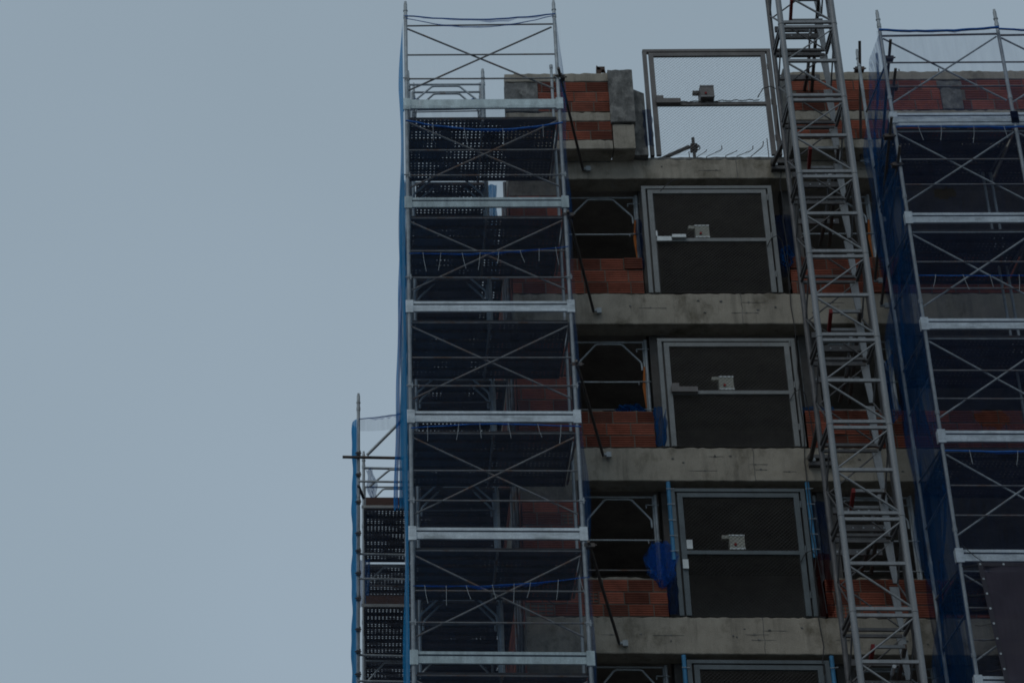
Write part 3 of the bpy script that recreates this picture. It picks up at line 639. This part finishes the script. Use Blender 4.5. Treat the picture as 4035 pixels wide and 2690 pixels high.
pipe('light blue pipe at the left post of the lowest gate', 4.30, -1.2, .96)
pipe('light blue pipe at the right post of the lowest gate', 6.60, -1.2, .96)

# ------------------------------------------------------------------ arch frames in the window openings
def guard(label, x0, x1, y, top, z0, strap=False, nogrp=False):
    t = thing('arch_frame', label, 'scaffold frame', (x0, y, z0), 'arch frames standing inside the window openings')
    W = x1-x0; H = top-z0
    for px_ in (0, W):
        o = MB(); o.tube([(px_, 0, 0), (px_, 0, H+.03)], .03, 10); o.build('post', 'galv', t)
    arch_frame(t, 0.03, W-.03, .03, H+.02, z0=.02, name='arch_tube', m='galv')
    rail(t, (0, .02, H-.78), (W, .02, H-.78), .016, 'galv'); rail(t, (0, .02, H-1.32), (W, .02, H-1.32), .014)
    for z in (H-.16, H-.80, H-1.34):
        c = MB(); c.tube([(W-.16, -.03, z), (W+.05, -.03, z)], .009, 6); c.tube([(W-.16, -.03, z), (W-.16, -.03, z-.06)], .009, 6); c.build('wedge_pin', 'galv', t)
    if strap:
        c = MB(); c.sheet([[(W-.06, -.02, H-.5), (W-.10, -.02, H-.9), (W-.07, -.02, H-1.3)], [(W-.03, -.02, H-.5), (W-.05, -.02, H-.9), (W-.05, -.02, H-1.3)]]); c.build('orange_strap', 'orange', t)
    return t
tops = (9.93, 6.92, 3.94, .93)
lab = ('in the window left of the gate one storey below roof', 'left of the gate two storeys down, blue net at its foot', 'left of the gate three storeys down, beside a big blue net bunch', 'in the lowest window left of the gates')
labr = ('right of the gate one storey below roof, behind the mast', 'right of the gate two storeys down, behind the mast', 'right of the gate three storeys down, beside red netting', 'right of the lowest gate, behind the mast')
for i in range(4):
    zt = ST[i+1][1]
    guard('steel arch frame '+lab[i], 2.88, 4.16-.03*i, 2.85, tops[i], zt, i < 2)
    guard('steel arch frame '+labr[i], 6.83-.06*i, 8.28, 2.85, tops[i], zt, i == 0)

# ------------------------------------------------------------------ loose nets in the openings
def clump(name, label, c, rx, rz, m, seed, pts=26, cat='netting', y=YF-.02, shape=None):
    rr = random.Random(seed); mb = MB(); n = 22
    for layer in range(4):
        P = []
        for v in range(15):
            row = []
            for u in range(n+1):
                a = u/n; b = v/14
                wx = shape(b) if shape else (.25+.75*math.sin(math.pi*min(1, b*.9+.08)))
                row.append((c[0]+(a-.5)*2*rx*wx*(.8+.1*layer)+.03*math.sin(b*17+layer*2)+.04*rr.random()*(abs(a-.5)*2)**3, y+.02*layer+.035*math.sin(a*13+layer*1.7+b*6)+.01*rr.random(), c[1]+rz-2*rz*b+.02*math.sin(a*9+layer)))
            P.append(row)
        mb.sheet(P)
    return tag(mb.build(name, m), label, cat)
clump('net_bunch', 'big blue net bunch spilling over the low brick wall three storeys down', (4.06, 2.50), .25, .40, 'net_clump', 1, shape=lambda b: .30+.75*math.sin(math.pi*min(1, b*1.1+.08)) if b < .62 else .95-1.9*(b-.62))
clump('net_bunch', 'flat blue net heap on the sill in the window two storeys down', (3.78, 5.50), .38, .12, 'net_blue', 2, y=YF+.33, shape=lambda b: .45+.55*b)
def vstrip(label, x0, x1, z0, z1, y, m, seed=0):
    return net('net_strip', label, lambda u, v: (x0+(x1-x0)*u+.012*math.sin(v*17+u*5+seed), y+.02*math.sin(u*9+v*6), z1+(z0-z1)*v), 8, 24, m)
vstrip('blue net strip hanging between the side scaffold and the brick corner near the top', 1.50, 1.66, 7.9, 10.15, 2.75, 'net_strip', 9)
vstrip('dark blue net strip between the arch frame and the gate below the roof', 4.10, 4.21, 8.35, 9.4, 2.75, 'net_dark', 1)
vstrip('blue net strip down the left side of the gate two storeys down', 4.12, 4.32, 4.66, 5.4, YF-.005, 'net_blue', 2)
vstrip('blue net strip down the left side of the gate three storeys down', 4.12, 4.29, 1.65, 2.3, YF-.005, 'net_dark', 3)
vstrip('blue net strip left of the roof gate, on the dark concrete pier', 4.30, 4.46, 10.6, 11.4, YT+.2, 'net_dark', 4)
vstrip('blue net sheet behind the arch frame right of the gate below the roof', 6.52, 6.95, 8.2, 9.5, 2.78, 'net_dark', 5)
vstrip('blue net sheet behind the arch frame right of the gate two storeys down', 6.60, 7.2, 5.3, 5.62, 2.78, 'net_blue', 6)
vstrip('blue net strip above the red netting, right of the gate three storeys down', 6.60, 6.85, 2.7, 3.75, 2.6, 'net_dark', 7)
vstrip('dark red netting hanging right of the gate three storeys down', 6.50, 6.74, 1.63, 2.72, YF-.0, 'net_red', 8)
clump('net_bunch', 'small blue net bunch right of the gate below the roof', (6.62, 8.35), .10, .22, 'net_blue', 6)

# ------------------------------------------------------------------ hoist mast
MX0, MX1, MY0, MY1 = 6.215, 7.085, -.95, -.20
SEC = 1.508; ZT = 9.30
def mast():
    t = thing('hoist_mast', 'grey steel lattice hoist mast rising in front of the facade, right of the gates', 'hoist mast', ((MX0+MX1)/2, (MY0+MY1)/2, GZ))
    hw = (MX1-MX0)/2; hd = (MY1-MY0)/2; first = None
    nb = int((ZT-GZ)/SEC); z = ZT-nb*SEC-GZ
    for k in range(-1, nb+3):
        zz = z+k*SEC
        lo = 0 if k >= 0 else None
        if first is None or k == 0:
            if k == -1:   # short foot under the lowest section
                s = bpy.data.objects.new('mast_foot', None); s = MB()
                for sx in (-1, 1):
                    for sy_ in (-1, 1): s.bar((sx*hw, sy_*hd, 0), (sx*hw, sy_*hd, z), .08, .08)
                s.build('mast_foot', 'mast_dark_and_shade', t); continue
        if first is None:
            first = MB()
            a, b = 0, SEC
            for (x, y, m_) in ((-hw, -hd, 0), (hw, -hd, 0)): first.tube([(x, y, a+.004), (x, y, b-.004)], .049, 12, 0); first.tube([(x, y, a), (x, y, a+.02)], .054, 12, 0)
            for zr in (a+.05, b-.05, SEC/2): first.bar((-hw+.03, -hd, zr), (hw-.03, -hd, zr), .05, .048, 0)
            first.tube([(hw-.04, -hd-.0, b-.10), (-hw+.04, -hd, SEC/2+.04)], .014, 8, 0); first.tube([(-hw+.04, -hd, SEC/2-.05), (hw-.04, -hd, a+.09)], .018, 8, 0)
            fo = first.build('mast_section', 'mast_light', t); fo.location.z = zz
            q = MB()
            q.tube([(-hw, hd, 0), (-hw, hd, SEC)], .042, 12)
            for zr in (.05, SEC-.05): q.bar((-hw+.03, hd, zr), (hw-.03, hd, zr), .045, .045); q.bar((-hw, -hd+.04, zr), (-hw, hd-.04, zr), .04, .04); q.bar((hw, -hd+.04, zr), (hw, hd-.04, zr), .04, .04)
            q.tube([(-hw, -hd+.04, SEC-.1), (-hw, hd-.04, SEC/2)], .014, 6); q.tube([(-hw, hd-.04, SEC/2), (-hw, -hd+.04, .1)], .014, 6)
            q.tube([(hw, -hd+.04, SEC-.1), (hw, hd-.04, SEC/2)], .014, 6); q.tube([(hw, hd-.04, SEC/2), (hw, -hd+.04, .1)], .014, 6)
            q.bar((hw+.0, -hd+.25, .02), (hw+.0, -hd+.25, SEC-.02), .015, .12, up=(0, 1, 0))
            q.tube([(-hw+.05, hd, SEC/2), (hw-.05, hd, SEC-.1)], .013, 6); q.tube([(-hw+.05, hd, SEC/2), (hw-.05, hd, .1)], .013, 6)
            q.build('rear_lattice', 'mast_dark_and_shade', fo)  # shaded rear of the mast, painted darker than the front
            p = MB()
            for j in range(2):   # tapered light guide plates on the rear right chord
                z0 = j*SEC/2+.03; z1 = z0+SEC/2-.06
                p._add([(hw-.115, hd-.01, z1), (hw+.02, hd-.01, z1), (hw+.02, hd-.01, z0), (hw-.05, hd-.01, z0), (hw-.115, hd+.02, z1), (hw+.02, hd+.02, z1), (hw+.02, hd+.02, z0), (hw-.05, hd+.02, z0)], [(0, 3, 2, 1), (4, 5, 6, 7), (0, 4, 7, 3), (1, 2, 6, 5), (0, 1, 5, 4), (2, 3, 7, 6)])
            p.build('guide_plate', 'mast_light', fo)
            first = fo
        else:
            c = first.copy(); C.objects.link(c); c.parent = t; c.location.z = zz
            for ch in list(first.children): d = ch.copy(); C.objects.link(d); d.parent = c
    return t
mast()
# ties from the mast back to the slab edges
def tie(label, z, first=False):
    t = thing('mast_tie', label, 'mast tie', (MX0, -.55, z), 'horizontal ties from the hoist mast to the slab edges')
    L_ = 2.93; a = .325; b = .775; dr = .13
    def xx(x, y): return x+dr*y
    m = MB(); m.bar((b, 0, 0), (xx(b, L_), L_, -.02), .05, .07); m.build('long_arm', 'dark_steel', t)
    m = MB(); m.bar((a, 0, 0), (xx(a, .6), .6, 0), .05, .07); m.build('red_arm', 'red', t)
    for yy in (.02, .58):
        m = MB(); m.bar((xx(a, yy), yy, .0), (xx(b, yy), yy, .0), .04, .045); m.build('cross_bar', 'mast_light', t)
    m = MB(); m.tube([(.79, .80, .02), (.82, 1.1, .02)], .030, 10); m.build('sleeve', 'white_tube', t)
    m = MB(); m.tube([(.82, 1.1, .02), (.88, 1.5, .02)], .018, 8); m.build('telescopic_rod', 'mast_light', t)
    m = MB(); m.tube([(.88, 1.45, .02), (.95, 2.05, .02)], .030, 10); m.build('strut_tube', 'mast_light', t)
    m = MB(); m.bar((.95, 2.0, .02), (1.0, L_, .0), .05, .05); m.build('strut_end', 'dark_steel', t)
    for yy, zz in ((.55, -.35), (1.0, .16), (1.35, -.12), (2.2, .02)):
        m = MB(); o_ = .16*yy; m.box(.06+o_, .84+o_, yy, yy+.05, zz-.05, zz+.05)
        for q in range(5): m.tube([(.14+o_+.155*q, yy-.006, zz), (.14+o_+.155*q, yy+.001, zz)], .014, 8, 1)
        m.build('channel_beam', ['mast_dark_and_shade', 'galv'], t)
    return t
for z, lb in ((11.68, 'tie with dark arms near the top of the photo, above the parapet'), (8.60, 'tie with red arm in front of the topmost slab edge'), (5.49, 'tie with red arm just above the second slab edge'), (2.38, 'tie with red arm above the third slab edge'), (-.10, 'tie at the bottom edge of the photo, arms in dark steel')):
    tie('mast '+lb, z)

def slab_bracket(label, z, ze, x):
    t = thing('slab_bracket', label, 'bracket', (x, YF, z))
    for zz in (-.04, .09):
        m = MB(); m.box(-.02, .42, -.10, -.005, zz-.035, zz+.03); m.build('channel', 'mast_dark_and_shade', t)
    m = MB(); m.bar((.02, -.05, .06), (MX0-x, MY1-YF, ze-z), .06, .06); m.build('diagonal_strut', 'dark_steel', t)
    m = MB(); m.tube([(.06, -.11, .02), (.06, -.09, .02)], .03, 8); m.build('bolt', 'galv', t)
slab_bracket('steel bracket with slanting strut bolted to the topmost slab edge, left of the mast', 10.24, 9.0, 6.54)
slab_bracket('steel bracket with slanting strut bolted to the third slab edge, left of the mast', 4.34, 3.68, 6.60)
# ------------------------------------------------------------------ wall ties (dark tubes)
def wall_tie(label, a, b, up=.3):
    t = thing('wall_tie', label, 'wall tie', a, 'dark tubes tying scaffolds back to the building')
    d = Vector(b)-Vector(a); n = d.normalized()
    m = MB(); m.tube([-n*up, d], .025, 10); m.build('tube', 'dark_steel', t)
    m = MB(); m.box(-.09, .07, -.05, .06, -.03, .03); m.tube([(-.12, -.03, 0), (.1, -.03, 0)], .014, 6); m.build('coupler', 'dark_steel', t)
    m = MB(); m.tube([d+Vector((-.02, -.02, .01)), d+Vector((.10, -.02, .0))], .028, 8); m.box(d.x+.05, d.x+.13, d.y-.05, d.y-.005, d.z-.045, d.z+.05); m.build('anchor', 'galv', t)
    return t
TI = [((2.625, .02, 10.47), (3.19, 2.36, 10.20)), ((2.63, .02, 7.66), (3.22, 2.36, 7.24)), ((2.63, .02, 4.84), (3.23, 2.36, 4.46)), ((2.66, .02, 1.72), (3.30, 2.36, 1.12))]
for (a, b), s in zip(TI, ('top', 'second', 'third', 'bottom')):
    wall_tie('dark tube slanting from the tall left scaffold to the '+s+' slab edge', a, b, .25 if s == 'top' else .12)
for a, b, s in (((8.20, .05, 10.86), (8.32, 2.3, 9.6), 'highest dark tube at the left post of the right hand scaffold'),
                ((8.20, .05, 10.25), (8.25, 2.3, 9.05), 'second highest dark tube at the left post of the right hand scaffold'),
                ((8.00, .0, 9.20), (8.05, 2.3, 7.8), 'third dark tube down at the left post of the right hand scaffold'),
                ((8.06, .0, 8.62), (8.1, 2.3, 7.3), 'lowest dark tube at the left post of the right hand scaffold')):
    wall_tie(s, a, b, .35)
wall_tie('short dark tube sticking up beside the rear left post of the right hand scaffold', (8.02, 1.25, 11.55), (8.1, 2.3, 10.3), .5)

# ------------------------------------------------------------------ roof clutter
rb = thing('roof_prop', 'steel prop leaning on a coupled post behind the roof gate', 'scaffold prop', (5.285, 2.9, 10.45))
m = MB(); m.tube([(0, 0, 0), (0, 0, .82)], .030, 10); m.build('post', 'gate_brown', rb)
m = MB(); m.tube([(-.08, 0, .625), (-.44, 0, .44), (-.62, 0, .34)], .038, 10); m.build('leaning_tube', 'gate_brown', rb)
m = MB(); m.box(-.06, .06, -.06, .06, .53, .66); m.tube([(.04+.06*math.cos(q*.7), -.08, .55+.06*math.sin(q*.7)) for q in range(10)], .011, 6); m.tube([(-.14, 0, .62), (.09, 0, .62)], .018, 8); m.build('coupler', 'dark_steel', rb)
for i, pts in enumerate((((5.2, 10.5), (5.19, 10.965)), ((5.33, 10.85), (5.5, 10.97), (5.515, 11.01)), ((5.50, 10.85), (5.76, 10.99), (5.795, 11.03), (5.79, 11.095)), ((5.85, 10.87), (6.064, 10.98)), ((6.05, 10.86), (6.31, 10.98), (6.35, 11.02), (6.358, 11.09)), ((6.30, 10.85), (6.50, 11.04), (6.54, 11.09), (6.555, 11.19)), ((6.62, 10.5), (6.625, 11.25)))):
    P = [Vector((p[0], 2.9, p[1])) for p in pts]; P = [Vector((P[0].x-.06, 2.9, 10.44))]+P
    mb = MB(); mb.tube(P, .0085, 6)
    tag(mb.build('rebar_end', 'rebar'), 'rusty rebar end sticking up from the roof slab behind the roof gate', 'rebar', 'rusty rebar ends behind the roof gate')
for x, h, s in ((2.02, .10, 'near the left corner of the brick parapet'), (8.95, .12, 'on the right hand parapet, left one of two'), (9.66, .13, 'on the right hand parapet, right one of two')):
    mb = MB(); mb.tube([(x, YT+.1, 12.05), (x+.004, YT+.1, 12.08+h)], .011, 6); tag(mb.build('rebar_stub', 'rebar'), 'short rebar stub '+s, 'rebar')
bk = MB(); bk.box(3.52, 3.66, YT+.06, YT+.16, 12.2, 12.27); bk._add([(3.50, YT+.06, 12.07), (3.58, YT+.06, 12.07), (3.60, YT+.06, 12.2), (3.51, YT+.06, 12.3), (3.50, YT+.14, 12.07), (3.58, YT+.14, 12.07), (3.60, YT+.14, 12.2), (3.51, YT+.14, 12.3)], [(0, 1, 2, 3), (7, 6, 5, 4), (0, 4, 5, 1), (1, 5, 6, 2), (2, 6, 7, 3), (3, 7, 4, 0)])
bk.tube([(3.655, YT+.1, 12.21), (3.675, YT+.1, 12.06)], .014, 6)
tag(bk.build('broken_brick', 'rebar'), 'broken piece of brick standing on the left parapet', 'brick')

# ------------------------------------------------------------------ grey banner on the right scaffold
bt = thing('mesh_banner', 'dark grey mesh banner with eyelets laced to the lower right scaffold', 'banner', (8.32, -.14, 1.40))
mb = MB(); mb.sheet([[(u*3.7/30+.13*v/24, .016*math.sin(u*1.1+v*.7)+.010*math.sin(u*2.3-v*.9), -1.93*v/24-.012*math.sin(u*1.5)*(1-v/24)) for u in range(31)] for v in range(25)]); mb.build('fabric', 'banner', bt)
mb = MB(); mb.box(0, 3.7, -.014, -.010, -.06, 0); mb._add([(-.01, -.016, 0), (.06, -.016, 0), (.19, -.016, -1.93), (.12, -.016, -1.93)], [(0, 3, 2, 1)]); mb.build('hem', 'banner_hem', bt)
for k in range(9):
    e = MB(); z = -.03-.235*k; x = .025+.13*(-z)/1.93; e.tube([(x, -.022, z), (x, -.014, z)], .017, 8); eo = e.build('eyelet', 'galv', bt)
    s = MB(); s.tube([(x, -.02, z), (x-.18, .03, z-.02), (x-.25, .06, z-.0)], .005, 5); s.build('lacing', 'cable', bt)
for k in range(1, 6):
    e = MB(); e.tube([(.025+.62*k*.55, -.022, -.03), (.025+.62*k*.55, -.014, -.03)], .017, 8); e.build('eyelet', 'galv', bt)
wb = MB(); wb.box(8.5, 12.1, -.12, -.10, -1.2, -.56)
tag(wb.build('white_board', 'box_metal'), 'pale board showing below the grey banner at the lower right corner', 'board')
cable('blue rope drooping across the arch frames at the top of the side scaffold', [(.20, 2.15, 12.0-.36), (.32, 2.14, 11.58), (.45, 2.12, 11.50), (.7, 2.12, 11.46), (.95, 2.12, 11.46), (1.1, 2.12, 11.50), (1.25, 2.12, 11.60), (1.38, 2.12, 11.58), (1.44, 2.1, 11.40)], .013, 'blue_rope', 'blue_rope', 'rope')
# loose ropes on the right toe board
cable('thin dark cable draped over the fifth toe board of the right hand scaffold', [(8.16, -.06, 1.72), (8.3, -.07, 1.55), (8.45, -.07, 1.42), (8.62, -.06, 1.36)], .006)
cable('thin black cable looping across the wall behind the lowest full left bay', [(1.7, 2.2, 1.95), (1.95, 2.2, 2.0), (2.1, 2.2, 1.85), (2.3, 2.2, 1.72), (2.5, 2.2, 1.74), (2.48, 2.2, 1.6)], .008)
